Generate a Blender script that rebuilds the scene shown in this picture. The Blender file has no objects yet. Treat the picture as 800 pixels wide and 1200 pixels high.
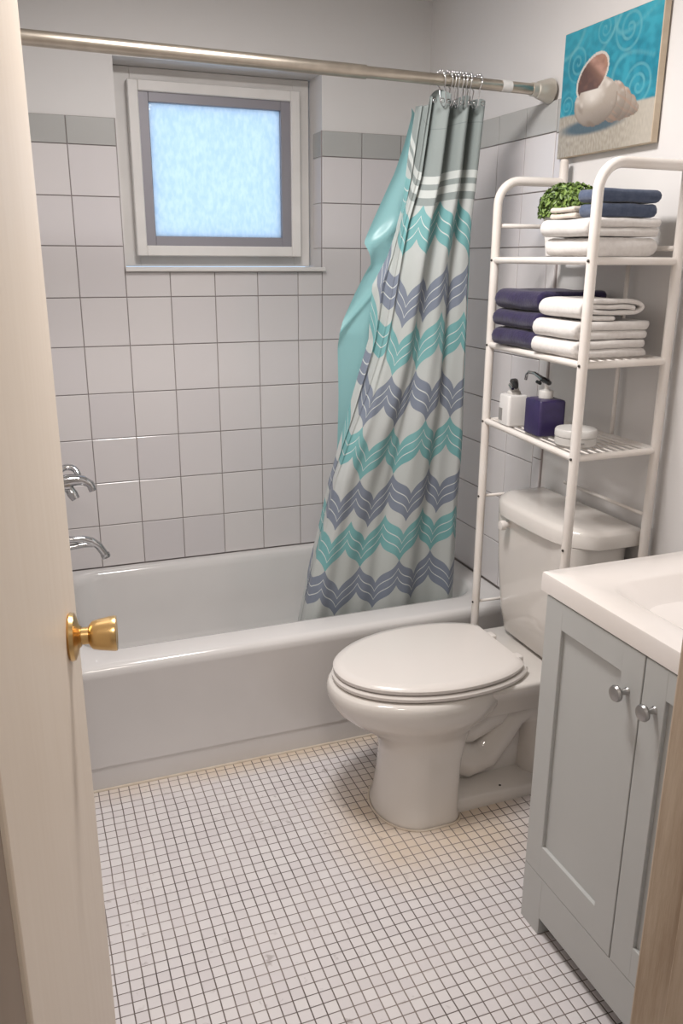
import bpy, bmesh, math, random
from mathutils import Vector, Matrix, noise
random.seed(7)
PI = math.pi
C = bpy.data.collections.new('scene'); bpy.context.scene.collection.children.link(C)
W = 1.249          # right wall plane
XL = -0.17         # left wall of the tub alcove
H = 2.295          # ceiling

# ------------------------------------------------------------------ materials
def lin(c):
    c = c.lstrip('#'); v = [int(c[i:i+2], 16)/255 for i in (0, 2, 4)]
    return tuple((x/12.92 if x <= .04045 else ((x+.055)/1.055)**2.4) for x in v) + (1,)
class G:
    def __init__(s, name):
        s.m = bpy.data.materials.new(name); s.m.use_nodes = True
        s.t = s.m.node_tree; s.n = s.t.nodes; s.b = s.n['Principled BSDF']; s.out = s.n['Material Output']
    def new(s, t, **k):
        n = s.n.new(t)
        for a, v in k.items(): setattr(n, a, v)
        return n
    def put(s, inp, v):
        if hasattr(v, 'is_output') or hasattr(v, 'links'): s.t.links.new(v, inp)
        else: inp.default_value = v
    def math(s, op, a, b=0.0, c=0.0, clamp=False):
        n = s.new('ShaderNodeMath', operation=op, use_clamp=clamp)
        s.put(n.inputs[0], a); s.put(n.inputs[1], b)
        if op in ('COMPARE', 'MULTIPLY_ADD', 'SMOOTH_MIN', 'WRAP'): s.put(n.inputs[2], c)
        return n.outputs[0]
    def mix(s, f, a, b):
        n = s.new('ShaderNodeMix', data_type='RGBA'); s.put(n.inputs[0], f); s.put(n.inputs[6], a); s.put(n.inputs[7], b)
        return n.outputs[2]
    def obj(s): return s.new('ShaderNodeTexCoord').outputs['Object']
    def noise(s, scale, detail=3, vec=None, rough=.5):
        n = s.new('ShaderNodeTexNoise'); n.inputs['Scale'].default_value = scale; n.inputs['Detail'].default_value = detail
        n.inputs['Roughness'].default_value = rough
        s.put(n.inputs['Vector'], vec if vec is not None else s.obj()); return n.outputs[0]
    def ramp(s, f, a, b, lo=.0, hi=1.0):
        n = s.new('ShaderNodeMapRange'); s.put(n.inputs[0], f); n.inputs[1].default_value = a; n.inputs[2].default_value = b
        n.inputs[3].default_value = lo; n.inputs[4].default_value = hi; return n.outputs[0]
    def bump(s, h, st=.3, d=.001):
        n = s.new('ShaderNodeBump'); n.inputs['Strength'].default_value = st; n.inputs['Distance'].default_value = d
        s.put(n.inputs['Height'], h); s.t.links.new(n.outputs[0], s.b.inputs['Normal']); return n
def mat(name, col, rough=.5, metal=0, var=None, nscale=6, bump=None, spec=.5, coat=0, sheen=0):
    g = G(name); b = g.b
    b.inputs['Roughness'].default_value = rough; b.inputs['Metallic'].default_value = metal
    b.inputs['Specular IOR Level'].default_value = spec; b.inputs['Coat Weight'].default_value = coat
    b.inputs['Sheen Weight'].default_value = sheen
    if var: g.put(b.inputs['Base Color'], g.mix(g.ramp(g.noise(nscale), .3, .7), lin(col), lin(var)))
    else: b.inputs['Base Color'].default_value = lin(col)
    if bump: g.bump(g.noise(bump[0], 4), bump[1], bump[2])
    return g.m
M = {}
M['plaster'] = mat('wall_paint', '#dedbd9', .55, var='#dcd9d7', nscale=3, bump=(9, .25, .004))
M['ceil'] = mat('ceiling_paint', '#dedbd7', .7, var='#d8d5d1', bump=(12, .2, .003))
M['grout'] = mat('wall_grout', '#9b928f', .8, bump=(80, .3, .001))
def tile_mat(name, a, b, rough):
    g = G(name)
    at = g.new('ShaderNodeAttribute', attribute_name='rnd')
    g.put(g.b.inputs['Base Color'], g.mix(at.outputs['Fac'], lin(a), lin(b)))
    g.b.inputs['Roughness'].default_value = rough
    g.b.inputs['Specular IOR Level'].default_value = .5
    g.bump(g.noise(14, 2), .12, .002); return g.m
M['tile'] = tile_mat('glazed_tile', '#dad5d4', '#d3cecf', .16)
M['tilecap'] = tile_mat('grey_cap_tile', '#b7b6b3', '#adadab', .16)
M['porc'] = mat('porcelain', '#d9d4ce', .09, var='#d5cfc9', nscale=3, coat=.4)
M['tub'] = mat('tub_enamel', '#d8d5d3', .14, var='#d2cfcd', nscale=3, coat=.3)
M['seat'] = mat('seat_plastic', '#dcd6d1', .22)
M['white_metal'] = mat('white_enamel_metal', '#e6e1dc', .32, var='#ddd5cd', nscale=9)
M['screw'] = mat('dark_screw', '#4a4642', .5, .6)
M['rust'] = mat('rust', '#8a6a55', .8)
M['chrome'] = mat('chrome', '#c9cacc', .08, 1)
M['nickel'] = mat('brushed_nickel', '#b3a898', .3, 1, var='#a59a8b', nscale=30)
M['brass'] = mat('brass', '#dcbb85', .28, 1, var='#d3b076', nscale=8)
M['knob'] = mat('satin_knob', '#a7a5a3', .3, 1)
M['alu'] = mat('grey_window_aluminium', '#8f8c92', .45, .2)
M['vinyl'] = mat('white_window_frame', '#e3dfdb', .4, var='#dad6d2', nscale=8)
M['vanity'] = mat('vanity_paint', '#b9bab8', .42, var='#b5b6b4', nscale=4)
M['counter'] = mat('countertop', '#e4deda', .2, var='#dfd8d2', nscale=4)
M['dark'] = mat('gap_shade', '#3a3531', .9)  # near-black colour standing in for shade in a gap
M['rod'] = mat('brushed_rod', '#c4bbae', .3, 1, var='#b5aca0', nscale=30); M['flange'] = mat('pale_flange', '#cfc9be', .35, .6)
M['caulk'] = mat('caulk', '#cfc4b6', .7, var='#c0b19f', nscale=20)
M['black'] = mat('black_plastic', '#1f1d1e', .25)
M['purpleglass'] = mat('purple_dispenser', '#2f2350', .35, var='#271c45', nscale=60, bump=(60, .2, .001))
M['ceramic'] = mat('white_ceramic', '#d8d5d2', .25)
M['label'] = mat('grey_label', '#8e8b88', .5)
M['tin'] = mat('pale_tin', '#c3c0bc', .35)
M['pot'] = mat('pot', '#e2dfdb', .35)
M['soil'] = mat('soil', '#3b2c20', .95, bump=(60, .6, .003))
def cloth(name, a, b, sc=220, st=.5):
    return mat(name, a, .95, var=b, nscale=90, bump=(sc, st, .0015), spec=.15, sheen=.3)
M['twhite'] = cloth('white_terry', '#dfdbd7', '#d6d1cd')
M['tpurple'] = cloth('navy_purple_terry', '#241e3b', '#2e2649', 200, .8)
M['tblue'] = cloth('slate_blue_cloth', '#434d63', '#515b70', 200, .3)
M['tbeige'] = cloth('beige_cloth', '#cfc6bb', '#c4b9ad', 200, .3)
g = G('leaf'); at = g.new('ShaderNodeAttribute', attribute_name='rnd')
g.put(g.b.inputs['Base Color'], g.mix(at.outputs['Fac'], lin('#24401a'), lin('#7d9648'))); g.b.inputs['Roughness'].default_value = .5
M['leaf'] = g.m
M['stem'] = mat('stem', '#4c5a2a', .7)
g = G('door_paint')
tc = g.obj(); mp = g.new('ShaderNodeMapping'); g.put(mp.inputs[0], tc); mp.inputs['Scale'].default_value = (14, 14, 1.2)
n1 = g.noise(3, 4, mp.outputs[0]); g.put(g.b.inputs['Base Color'], g.mix(g.ramp(n1, .3, .7), lin('#e4d7c8'), lin('#e0d2c2')))
g.b.inputs['Roughness'].default_value = .5; g.bump(n1, .05, .001); M['door'] = g.m
g = G('worn_wood'); tc = g.obj(); mp = g.new('ShaderNodeMapping'); g.put(mp.inputs[0], tc); mp.inputs['Scale'].default_value = (22, 22, 2.2)
n1 = g.noise(2.2, 6, mp.outputs[0], .65)
g.put(g.b.inputs['Base Color'], g.mix(g.ramp(n1, .35, .68), lin('#a8947f'), lin('#c4b4a2'))); g.b.inputs['Roughness'].default_value = .6
g.bump(n1, .4, .003); M['wood'] = g.m
M['jamb'] = mat('jamb_paint', '#85725f', .6, var='#7a6856', nscale=5)

# mosaic floor
PT = .0278
g = G('mosaic_floor'); tc = g.obj(); sp = g.new('ShaderNodeSeparateXYZ'); g.put(sp.inputs[0], tc)
wob = g.ramp(g.noise(7, 1), 0, 1, -.0022, .0022)
def line(c, off, w):
    u = g.math('DIVIDE', g.math('ADD', g.math('ADD', c, off), wob), PT)
    fr = g.math('ABSOLUTE', g.math('SUBTRACT', g.math('FRACT', u), .5))
    return g.math('GREATER_THAN', fr, .5 - w), g.math('FLOOR', u), fr
lx, ix, fx = line(sp.outputs[0], 10.09, .047); ly, iy, fy = line(sp.outputs[1], 10.785, .040)
grm = g.math('MAXIMUM', lx, ly)
cb = g.new('ShaderNodeCombineXYZ'); g.put(cb.inputs[0], ix); g.put(cb.inputs[1], iy)
wn = g.new('ShaderNodeTexWhiteNoise'); g.put(wn.inputs[0], cb.outputs[0])
tcol = g.mix(wn.outputs[0], lin('#dcd7d7'), lin('#d4cecf'))
# warm stains: in front of the tub and around the toilet
stn = g.noise(3.2, 3)
by = g.ramp(sp.outputs[1], -.87, -.80, 0, .75)
def blob(cx, cy, rx, ry):
    a = g.math('DIVIDE', g.math('SUBTRACT', sp.outputs[0], cx), rx); b = g.math('DIVIDE', g.math('SUBTRACT', sp.outputs[1], cy), ry)
    d = g.math('SQRT', g.math('ADD', g.math('MULTIPLY', a, a), g.math('MULTIPLY', b, b)))
    return g.ramp(d, .6, 1.0, .85, 0)
st = g.math('MAXIMUM', by, blob(.72, -1.2, .33, .33))
st = g.math('MULTIPLY', st, g.ramp(stn, .3, .6, .35, 1), clamp=True)
tcol = g.mix(st, tcol, lin('#cdb9a0'))
sm = g.ramp(g.noise(26, 3, None, .6), .62, .70); sm2 = g.ramp(g.noise(2.4, 2), .42, .56)
tcol = g.mix(g.math('MULTIPLY', g.math('MULTIPLY', sm, sm2), .55), tcol, lin('#8a7f7b'))
gcol = g.mix(g.ramp(g.noise(5, 2), .35, .65), lin('#5d5450'), lin('#857a74'))
g.put(g.b.inputs['Base Color'], g.mix(grm, tcol, gcol))
g.put(g.b.inputs['Roughness'], g.ramp(grm, 0, 1, .38, .9))
edge = g.math('MAXIMUM', fx, fy); g.bump(g.ramp(edge, .42, .47, 1, 0), .5, .0012)
M['floor'] = g.m

# frosted pane
g = G('frosted_glass'); tr = g.new('ShaderNodeBsdfTranslucent'); gl = g.new('ShaderNodeBsdfGlossy'); ms = g.new('ShaderNodeMixShader')
gl.inputs['Roughness'].default_value = .15; ms.inputs[0].default_value = .03
tc = g.obj(); mp = g.new('ShaderNodeMapping'); g.put(mp.inputs[0], tc); mp.inputs['Scale'].default_value = (1, 1, .45)
nn = g.noise(95, 2, mp.outputs[0])
g.put(tr.inputs[0], g.mix(g.ramp(nn, .35, .65), (.84, .90, .95, 1), (.95, .98, 1, 1)))
bp = g.new('ShaderNodeBump'); bp.inputs['Strength'].default_value = .3; bp.inputs['Distance'].default_value = .004; g.put(bp.inputs['Height'], nn)
g.t.links.new(bp.outputs[0], gl.inputs['Normal'])
rf = g.new('ShaderNodeBsdfRefraction'); rf.inputs['Roughness'].default_value = .5; rf.inputs['IOR'].default_value = 1.2
m2 = g.new('ShaderNodeMixShader'); m2.inputs[0].default_value = .0
g.put(m2.inputs[1], tr.outputs[0]); g.put(m2.inputs[2], rf.outputs[0])
g.put(ms.inputs[1], m2.outputs[0]); g.put(ms.inputs[2], gl.outputs[0]); g.put(g.out.inputs[0], ms.outputs[0])
M['pane'] = g.m

# curtain fabric: zigzag leaf bands; uv.x counts motifs, uv.y is the height of the print
g = G('curtain_print'); uv = g.new('ShaderNodeUVMap'); uv.uv_map = 'UVMap'; sp = g.new('ShaderNodeSeparateXYZ'); g.put(sp.inputs[0], uv.outputs[0])
U, V = sp.outputs[0], sp.outputs[1]
tri = g.math('MULTIPLY', g.math('ABSOLUTE', g.math('SUBTRACT', g.math('FRACT', U), .5)), 2)
sst = g.math('MULTIPLY', g.math('MULTIPLY', tri, tri), g.math('SUBTRACT', 3, g.math('MULTIPLY', tri, 2)))
s = g.math('SUBTRACT', g.math('MULTIPLY', g.math('SUBTRACT', g.math('MULTIPLY', tri, 2), sst), 2), 1)
A = .036
e0 = g.math('SUBTRACT', V, g.math('MULTIPLY', s, A)); e1 = g.math('ADD', V, g.math('MULTIPLY', s, A))
bands = [(1.525, 't', 0), (1.352, 'g', 1), (1.215, 't', 1), (1.055, 'g', 0), (.898, 't', 1), (.738, 'g', 0), (.605, 't', 0), (.448, 'g', 1)]
T2 = .045
mk = {'t': None, 'g': None}; ln = None
for c, k, ph in bands:
    e = e1 if ph else e0
    b_ = g.math('COMPARE', e, c, T2); mk[k] = b_ if mk[k] is None else g.math('MAXIMUM', mk[k], b_)
    for o in (-.0148, .0148):
        b_ = g.math('COMPARE', e, c + o, .0017); ln = b_ if ln is None else g.math('MAXIMUM', ln, b_)
vein = g.math('COMPARE', tri, 0, .03)
base = g.mix(g.ramp(g.noise(3, 2), .3, .7), lin('#c9cccb'), lin('#bfc5c2'))
col = g.mix(mk['t'], base, g.mix(g.ramp(g.noise(9, 2), .3, .7), lin('#72abad'), lin('#80b6b7')))
col = g.mix(mk['g'], col, lin('#828b9b'))
col = g.mix(ln, col, lin('#d5dad8'))
top = g.math('GREATER_THAN', V, 1.602)
stp = g.math('MAXIMUM', g.math('COMPARE', V, 1.632, .010), g.math('COMPARE', V, 1.667, .010))
tc_ = g.mix(stp, lin('#8f9896'), lin('#c9cecb'))
hem = g.math('COMPARE', V, 1.795, .0012); tc_ = g.mix(hem, tc_, lin('#7f8886'))
col = g.mix(top, col, tc_)
g.put(g.b.inputs['Base Color'], col); g.b.inputs['Roughness'].default_value = .6; g.b.inputs['Sheen Weight'].default_value = .2
tl = g.new('ShaderNodeBsdfTranslucent'); g.put(tl.inputs[0], col); mx = g.new('ShaderNodeMixShader'); mx.inputs[0].default_value = .22
g.put(mx.inputs[1], g.b.outputs[0]); g.put(mx.inputs[2], tl.outputs[0]); g.put(g.out.inputs[0], mx.outputs[0])
M['curtain'] = g.m
g = G('liner_vinyl'); g.b.inputs['Base Color'].default_value = lin('#9dd5d8'); g.b.inputs['Roughness'].default_value = .3
tl = g.new('ShaderNodeBsdfTranslucent'); tl.inputs[0].default_value = lin('#aee2e4'); mx = g.new('ShaderNodeMixShader'); mx.inputs[0].default_value = .5
tp = g.new('ShaderNodeBsdfTransparent'); tp.inputs[0].default_value = lin('#bfe9e6'); m3 = g.new('ShaderNodeMixShader'); m3.inputs[0].default_value = .2
g.put(mx.inputs[1], g.b.outputs[0]); g.put(mx.inputs[2], tl.outputs[0]); g.put(m3.inputs[1], mx.outputs[0]); g.put(m3.inputs[2], tp.outputs[0])
g.put(g.out.inputs[0], m3.outputs[0]); M['liner'] = g.m
g = G('painted_canvas'); at = g.new('ShaderNodeAttribute', attribute_name='paint'); g.put(g.b.inputs['Base Color'], at.outputs['Color'])
g.b.inputs['Roughness'].default_value = .35; g.bump(g.noise(160, 2), .25, .0008); M['canvas'] = g.m
M['canvas_side'] = mat('canvas_edge', '#cfc0aa', .7, var='#bfae97', nscale=25)

# ------------------------------------------------------------------ geometry helpers
def link(name, me, parent=None):
    o = bpy.data.objects.new(name, me); C.objects.link(o)
    if parent is not None: o.parent = parent
    return o
def build(name, bm, m, parent=None, smooth=False, recalc=True, angle=None):
    if recalc: bmesh.ops.recalc_face_normals(bm, faces=bm.faces)
    me = bpy.data.meshes.new(name); bm.to_mesh(me); bm.free()
    for k in (m if isinstance(m, (list, tuple)) else [m]): me.materials.append(k)
    if smooth:
        for p in me.polygons: p.use_smooth = True
        if angle: me.set_sharp_from_angle(angle=math.radians(angle))
    o = link(name, me, parent)
    return o
def tag(o, label=None, cat=None, group=None, kind=None):
    if label: o['label'] = label
    if cat: o['category'] = cat
    if group: o['group'] = group
    if kind: o['kind'] = kind
    return o
def empty(name, loc, label, cat, group=None, rz=0):
    o = link(name, None); o.location = loc; o.rotation_euler = (0, 0, rz); o.empty_display_size = .05
    tag(o, label, cat, group); return o
def rel(o):   # parts are modelled in world coordinates, then re-seated on the parent's origin
    p = o.parent
    if p is not None:
        off = Vector((0, 0, 0)); q = p
        while q is not None: off += q.location; q = q.parent
        if o.data: o.data.transform(Matrix.Translation(-off))
    return o
def part(name, bm, m, parent, **k):
    o = build(name, bm, m, parent, **k); off = Vector((0, 0, 0)); q = parent
    while q is not None: off += Vector(q.location); q = q.parent
    o.data.transform(Matrix.Translation(-off)); return o
def box(bm, x0, x1, y0, y1, z0, z1, bev=0, mi=0, seg=1):
    v = [bm.verts.new(p) for p in [(x0,y0,z0),(x1,y0,z0),(x1,y1,z0),(x0,y1,z0),(x0,y0,z1),(x1,y0,z1),(x1,y1,z1),(x0,y1,z1)]]
    fs = [bm.faces.new([v[i] for i in q]) for q in [(0,3,2,1),(4,5,6,7),(0,1,5,4),(1,2,6,5),(2,3,7,6),(3,0,4,7)]]
    for f in fs: f.material_index = mi
    if bev > 0:
        es = list({e for f in fs for e in f.edges})
        r = bmesh.ops.bevel(bm, geom=es, offset=bev, segments=seg, affect='EDGES', profile=.5)
        for f in r['faces']: f.material_index = mi
    return v
def tube(bm, pts, r, n=12, mi=0, cap=True, flat=None):
    pts = [Vector(p) for p in pts]; rs = r if isinstance(r, (list, tuple)) else [r]*len(pts)
    rings = []; prev = None
    for i, p in enumerate(pts):
        a = pts[max(i-1, 0)]; b = pts[min(i+1, len(pts)-1)]; t = (b-a).normalized()
        if prev is None:
            up = Vector((0, 0, 1)) if abs(t.z) < .9 else Vector((1, 0, 0)); prev = t.cross(up).normalized()
        u = (prev - t*prev.dot(t)).normalized(); prev = u; w = t.cross(u)
        rings.append([bm.verts.new(p + (u*math.cos(2*PI*k/n) + w*math.sin(2*PI*k/n))*rs[i]) for k in range(n)])
    for a, b in zip(rings, rings[1:]):
        for k in range(n):
            f = bm.faces.new((a[k], a[(k+1) % n], b[(k+1) % n], b[k])); f.material_index = mi
    if cap:
        for q in (rings[0][::-1], rings[-1]):
            f = bm.faces.new(q); f.material_index = mi
    return rings
def arc(c, r, a0, a1, ax, ay, n=8):
    c, ax, ay = Vector(c), Vector(ax), Vector(ay)
    return [c + ax*(r*math.cos(a0+(a1-a0)*i/n)) + ay*(r*math.sin(a0+(a1-a0)*i/n)) for i in range(n+1)]
def lathe(bm, prof, base, axis=(0, 0, 1), n=28, mi=0):
    ax = Vector(axis).normalized(); up = Vector((0, 0, 1)) if abs(ax.z) < .9 else Vector((1, 0, 0))
    u = ax.cross(up).normalized(); w = ax.cross(u); base = Vector(base); rings = []
    for r, h in prof:
        if r < 1e-6: rings.append([bm.verts.new(base + ax*h)])
        else: rings.append([bm.verts.new(base + ax*h + (u*math.cos(2*PI*k/n)+w*math.sin(2*PI*k/n))*r) for k in range(n)])
    for a, b in zip(rings, rings[1:]):
        for k in range(n):
            k2 = (k+1) % n
            if len(a) == 1 and len(b) == 1: continue
            if len(a) == 1: f = bm.faces.new((a[0], b[k2], b[k]))
            elif len(b) == 1: f = bm.faces.new((a[k], a[k2], b[0]))
            else: f = bm.faces.new((a[k], a[k2], b[k2], b[k]))
            f.material_index = mi
    return rings
def loft(bm, rings, closed=True, cap0=True, cap1=True, mi=0):
    R = [[bm.verts.new(p) for p in r] for r in rings]; n = len(R[0])
    for a, b in zip(R, R[1:]):
        for k in range(n if closed else n-1):
            f = bm.faces.new((a[k], a[(k+1) % n], b[(k+1) % n], b[k])); f.material_index = mi
    if cap0: bm.faces.new(R[0][::-1]).material_index = mi
    if cap1: bm.faces.new(R[-1]).material_index = mi
    return R
def rrect(x0, x1, y0, y1, r, z, n=8):
    r = min(r, (x1-x0)/2-.0005, (y1-y0)/2-.0005); o = []
    for cx, cy, a in ((x1-r, y1-r, 0), (x0+r, y1-r, PI/2), (x0+r, y0+r, PI), (x1-r, y0+r, 1.5*PI)):
        for i in range(n+1):
            t = a + PI/2*i/n; o.append((cx + r*math.cos(t), cy + r*math.sin(t), z))
    return o
def densify(ring, step=.06):   # add points along long straight runs
    return ring
def egg(x0, x1, cy, b, z, n=56, ex=2.0, fat=.14, sq=2.0):
    xc, a = (x0+x1)/2, (x1-x0)/2; o = []
    for i in range(n):
        t = 2*PI*i/n; c, s_ = math.cos(t), math.sin(t)
        e = ex if c < 0 else sq
        X = math.copysign(abs(c)**(2/e), c); Y = math.copysign(abs(s_)**(2/e), s_)
        o.append((xc + a*X, cy + b*Y*(1 + fat*c*(1 if c < 0 else .35)), z))
    return o
def prism(bm, poly, axis, a, b, mi=0):   # poly of 2-tuples in the other two axes
    def P(p, t):
        q = list(p); q.insert('xyz'.index(axis), t); return tuple(q)
    return loft(bm, [[P(p, a) for p in poly], [P(p, b) for p in poly]], mi=mi)
def subd(o, lv=1):
    m = o.modifiers.new('s', 'SUBSURF'); m.levels = lv; m.render_levels = lv; return o

# ------------------------------------------------------------------ the setting: room shell
def tiles(bm, rnd, rects, place, mi):
    """rects (a0,a1,b0,b1) on a wall; place(a,b,d)->xyz with d the height above the bed"""
    for a0, a1, b0, b1, m_ in rects:
        gp, ch, th = .0014, .0016, .006
        a0 += gp; a1 -= gp; b0 += gp; b1 -= gp
        rv = random.random()
        o = [bm.verts.new(place(*p, 0)) for p in ((a0, b0), (a1, b0), (a1, b1), (a0, b1))]
        q = [bm.verts.new(place(*p, th-ch*.6)) for p in ((a0, b0), (a1, b0), (a1, b1), (a0, b1))]
        t = [bm.verts.new(place(*p, th)) for p in ((a0+ch, b0+ch), (a1-ch, b0+ch), (a1-ch, b1-ch), (a0+ch, b1-ch))]
        fs = [bm.faces.new(t)]
        for k in range(4):
            k2 = (k+1) % 4
            fs.append(bm.faces.new((q[k], q[k2], t[k2], t[k]))); fs.append(bm.faces.new((o[k], o[k2], q[k2], q[k])))
        for f in fs: f.material_index = m_; f[rnd] = rv
rows = [.385, .5395, .6946, .851, 1.007, 1.1646, 1.323, 1.484, 1.635, 1.786, 1.868]
cols = [XL, .007, .156, .3025, .4546, .606, .7537, .845, .993, 1.143, W]
OX0, OX1, OZ0, OZ1 = .162, .848, 1.415, 2.045      # window opening
WM = [M['plaster'], M['grout'], M['tile'], M['tilecap']]
# back wall
bm = bmesh.new(); rnd = bm.faces.layers.float.new('rnd')
Y0 = .006
for a in ((-.6, OX0, 0, H), (OX1, W+.15, 0, H), (OX0, OX1, 0, OZ0-.03), (OX0, OX1, OZ1, H)):
    box(bm, a[0], a[1], Y0+.002, .20, a[2], a[3])
box(bm, XL, .158, Y0-.0025, Y0+.003, .36, 1.868, mi=1); box(bm, .158, .844, Y0-.0025, Y0+.003, .36, 1.404, mi=1); box(bm, .844, W, Y0-.0025, Y0+.003, .36, 1.868, mi=1)
R = []
for i in range(len(cols)-1):
    for j in range(len(rows)-1):
        z1 = rows[j+1]
        if 2 <= i <= 6 and i != 6 or i == 6:
            if i in (2, 3, 4, 5, 6):
                if rows[j] > 1.4: continue
                z1 = min(z1, 1.404)
        R.append((cols[i], cols[i+1], rows[j], z1, 3 if j == len(rows)-2 else 2))
tiles(bm, rnd, R, lambda a, b, d: (a, Y0-.0025+.001-d, b), 2)
# tiles on the right reveal of the window
tiles(bm, rnd, [(.01, .095, rows[j] if j > 6 else 1.43, rows[j+1], 3 if j == 9 else 2) for j in (7, 8, 9)], lambda a, b, d: (OX1-d+.002, a, b), 2)
tag(build('wall_back', bm, WM), kind='structure')
# right wall
bm = bmesh.new(); rnd = bm.faces.layers.float.new('rnd')
box(bm, W+.004, W+.15, -2.50, Y0+.0019, 0, H)
box(bm, W-.0015, W+.005, -.842, .0, .0, 1.868, mi=1)
ys = [-.0405, -.1925, -.3445, -.4965, -.6485, -.8005]
R = []
ya = [0.0] + ys
for i in range(len(ya)-1):
    for j in range(len(rows)-1):
        R.append((ya[i+1], ya[i], rows[j], rows[j+1], 3 if j == len(rows)-2 else 2))
zb = .0
for k in range(13):
    z1 = min(zb + (.152 if k else .11), 1.868); R.append((-.842, -.8005, zb, z1, 3 if z1 >= 1.86 else 2)); zb = z1
    if z1 >= 1.868: break
tiles(bm, rnd, R, lambda a, b, d: (W-.0005-d, a, b), 2)
tag(build('wall_right', bm, WM), kind='structure')
# left wall (tub alcove furred out, rest of the room further left)
bm = bmesh.new(); rnd = bm.faces.layers.float.new('rnd')
box(bm, -.45, XL-.004, -.86, Y0+.0019, 0, H); box(bm, -.45, -.30, -2.50, -.8601, 0, H)
box(bm, XL-.005, XL+.001, -.842, 0, .0, 1.868, mi=1)
tiles(bm, rnd, [(ya[i+1], ya[i], rows[j], rows[j+1], 3 if j == len(rows)-2 else 2) for i in range(6) for j in range(len(rows)-1)], lambda a, b, d: (XL+.0005+d, a, b), 2)
tag(build('wall_left', bm, WM), kind='structure')
# front wall with the doorway, hall around the camera
DX0, DX1 = -.24, .385
bm = bmesh.new(); rnd = bm.faces.layers.float.new('rnd')
box(bm, -.299, DX0-.02, -2.47, -2.352, 0, H); box(bm, DX1+.02, W+.003, -2.47, -2.352, 0, H); box(bm, DX0-.0199, DX1+.0199, -2.47, -2.352, 2.05, H)
tag(build('wall_front', bm, WM), kind='structure')
bm = bmesh.new()
for a in ((-.95, -.9, -3.9, -2.51), (W+.16, W+.21, -3.9, -2.51), (-.95, W+.21, -3.95, -3.9001)): box(bm, a[0], a[1], a[2], a[3], 0, H)
box(bm, -.95, -.30, -2.51, -2.4701, 0, H)
tag(build('wall_hall', bm, [M['plaster']]), kind='structure')
bm = bmesh.new(); box(bm, -1, W+.25, -4, .2, -.08, 0); tag(build('floor', bm, M['floor']), kind='structure')
bm = bmesh.new(); box(bm, -1, W+.25, -4, .2, H, H+.08); tag(build('ceiling', bm, M['ceil']), kind='structure')
# jambs and casings
bm = bmesh.new(); box(bm, DX0-.0199, DX0, -2.50, -2.34, 0, 2.03, .002)
box(bm, DX0-.055, DX0-.0005, -2.341, -2.325, 0, 2.09, .003)
tag(build('trim_1', bm, M['jamb']), kind='structure')
bm = bmesh.new(); box(bm, DX1, DX1+.0199, -2.50, -2.338, 0, 2.03, .004, seg=2); box(bm, DX1-.012, DX1+.01, -2.44, -2.395, 0, 2.03, .003)
box(bm, DX1+.008, DX1+.075, -2.351, -2.335, 0, 2.09, .004)
tag(build('trim_2', bm, M['wood']), kind='structure')
# sill and window
bm = bmesh.new(); prism(bm, [(.112, 1.400), (.112, 1.4195), (-.014, 1.4195), (-.021, 1.414), (-.021, 1.407), (-.016, 1.4045), (-.005, 1.4045), (-.005, 1.4045)][:7], 'x', .157, .852)
tag(build('trim_3', bm, M['vinyl']), kind='structure')
def frame(bm, x0, x1, z0, z1, w, y0, y1, bev=.002, wz=None):
    wz = wz or w
    box(bm, x0, x0+w, y0, y1, z0, z1, bev); box(bm, x1-w, x1, y0, y1, z0, z1, bev)
    box(bm, x0+w*.98, x1-w*.98, y0+.0003, y1, z0, z0+wz, bev); box(bm, x0+w*.98, x1-w*.98, y0+.0003, y1, z1-wz, z1, bev)
win = empty('window_1', ((.5), .11, 1.42), 'small white framed frosted window set in the tiled wall above the tub', 'window'); del win['category']; win['kind'] = 'structure'
bm = bmesh.new(); frame(bm, .168, .843, 1.421, 2.044, .06, .135, .17); part('window_casing', bm, M['vinyl'], win)
bm = bmesh.new(); frame(bm, .212, .796, 1.455, 2.0, .034, .085, .15, .003); part('window_frame', bm, M['vinyl'], win)
bm = bmesh.new(); frame(bm, .243, .764, 1.484, 1.972, .036, .095, .135, .002); part('window_sash', bm, M['alu'], win)
bm = bmesh.new(); box(bm, .276, .732, .113, .116, 1.518, 1.938); part('window_pane', bm, M['pane'], win)

# ------------------------------------------------------------------ door with brass knob
E0, H0 = Vector((-.153, -1.745, 0)), Vector((-.236, -2.322, 0))
d = (E0-H0); L = d.length; ang = math.atan2(d.y, d.x)
door = link('door_1', None); door.location = H0; door.rotation_euler = (0, 0, ang); door['kind'] = 'structure'
door['label'] = 'cream painted flush door swung open at the left edge of the view'
bm = bmesh.new(); box(bm, 0, L, 0, .035, .012, 2.02, .002, seg=2)
o = build('door_slab', bm, M['door'], door)
bm = bmesh.new(); kx, kz = L-.112, .972
lathe(bm, [(0, -.001), (.029, -.001), (.0325, .003), (.031, .008), (.024, .011), (.016, .013), (.013, .016)], (kx, 0, kz), (0, -1, 0), 36)
o = build('door_rose', bm, M['brass'], door, smooth=True, angle=35)
bm = bmesh.new()
lathe(bm, [(.0115, .010), (.0115, .025), (.0145, .0265), (.0185, .030), (.0205, .038), (.0228, .052), (.0236, .059), (.0228, .061), (.019, .060), (.0, .059)], (kx, 0, kz), (0, -1, 0), 36)
build('door_knob', bm, M['brass'], door, smooth=True, angle=35)
bm = bmesh.new(); box(bm, L-.001, L+.0015, .006, .029, kz-.028, kz+.028, .001); build('latch_plate', bm, M['brass'], door)

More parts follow.
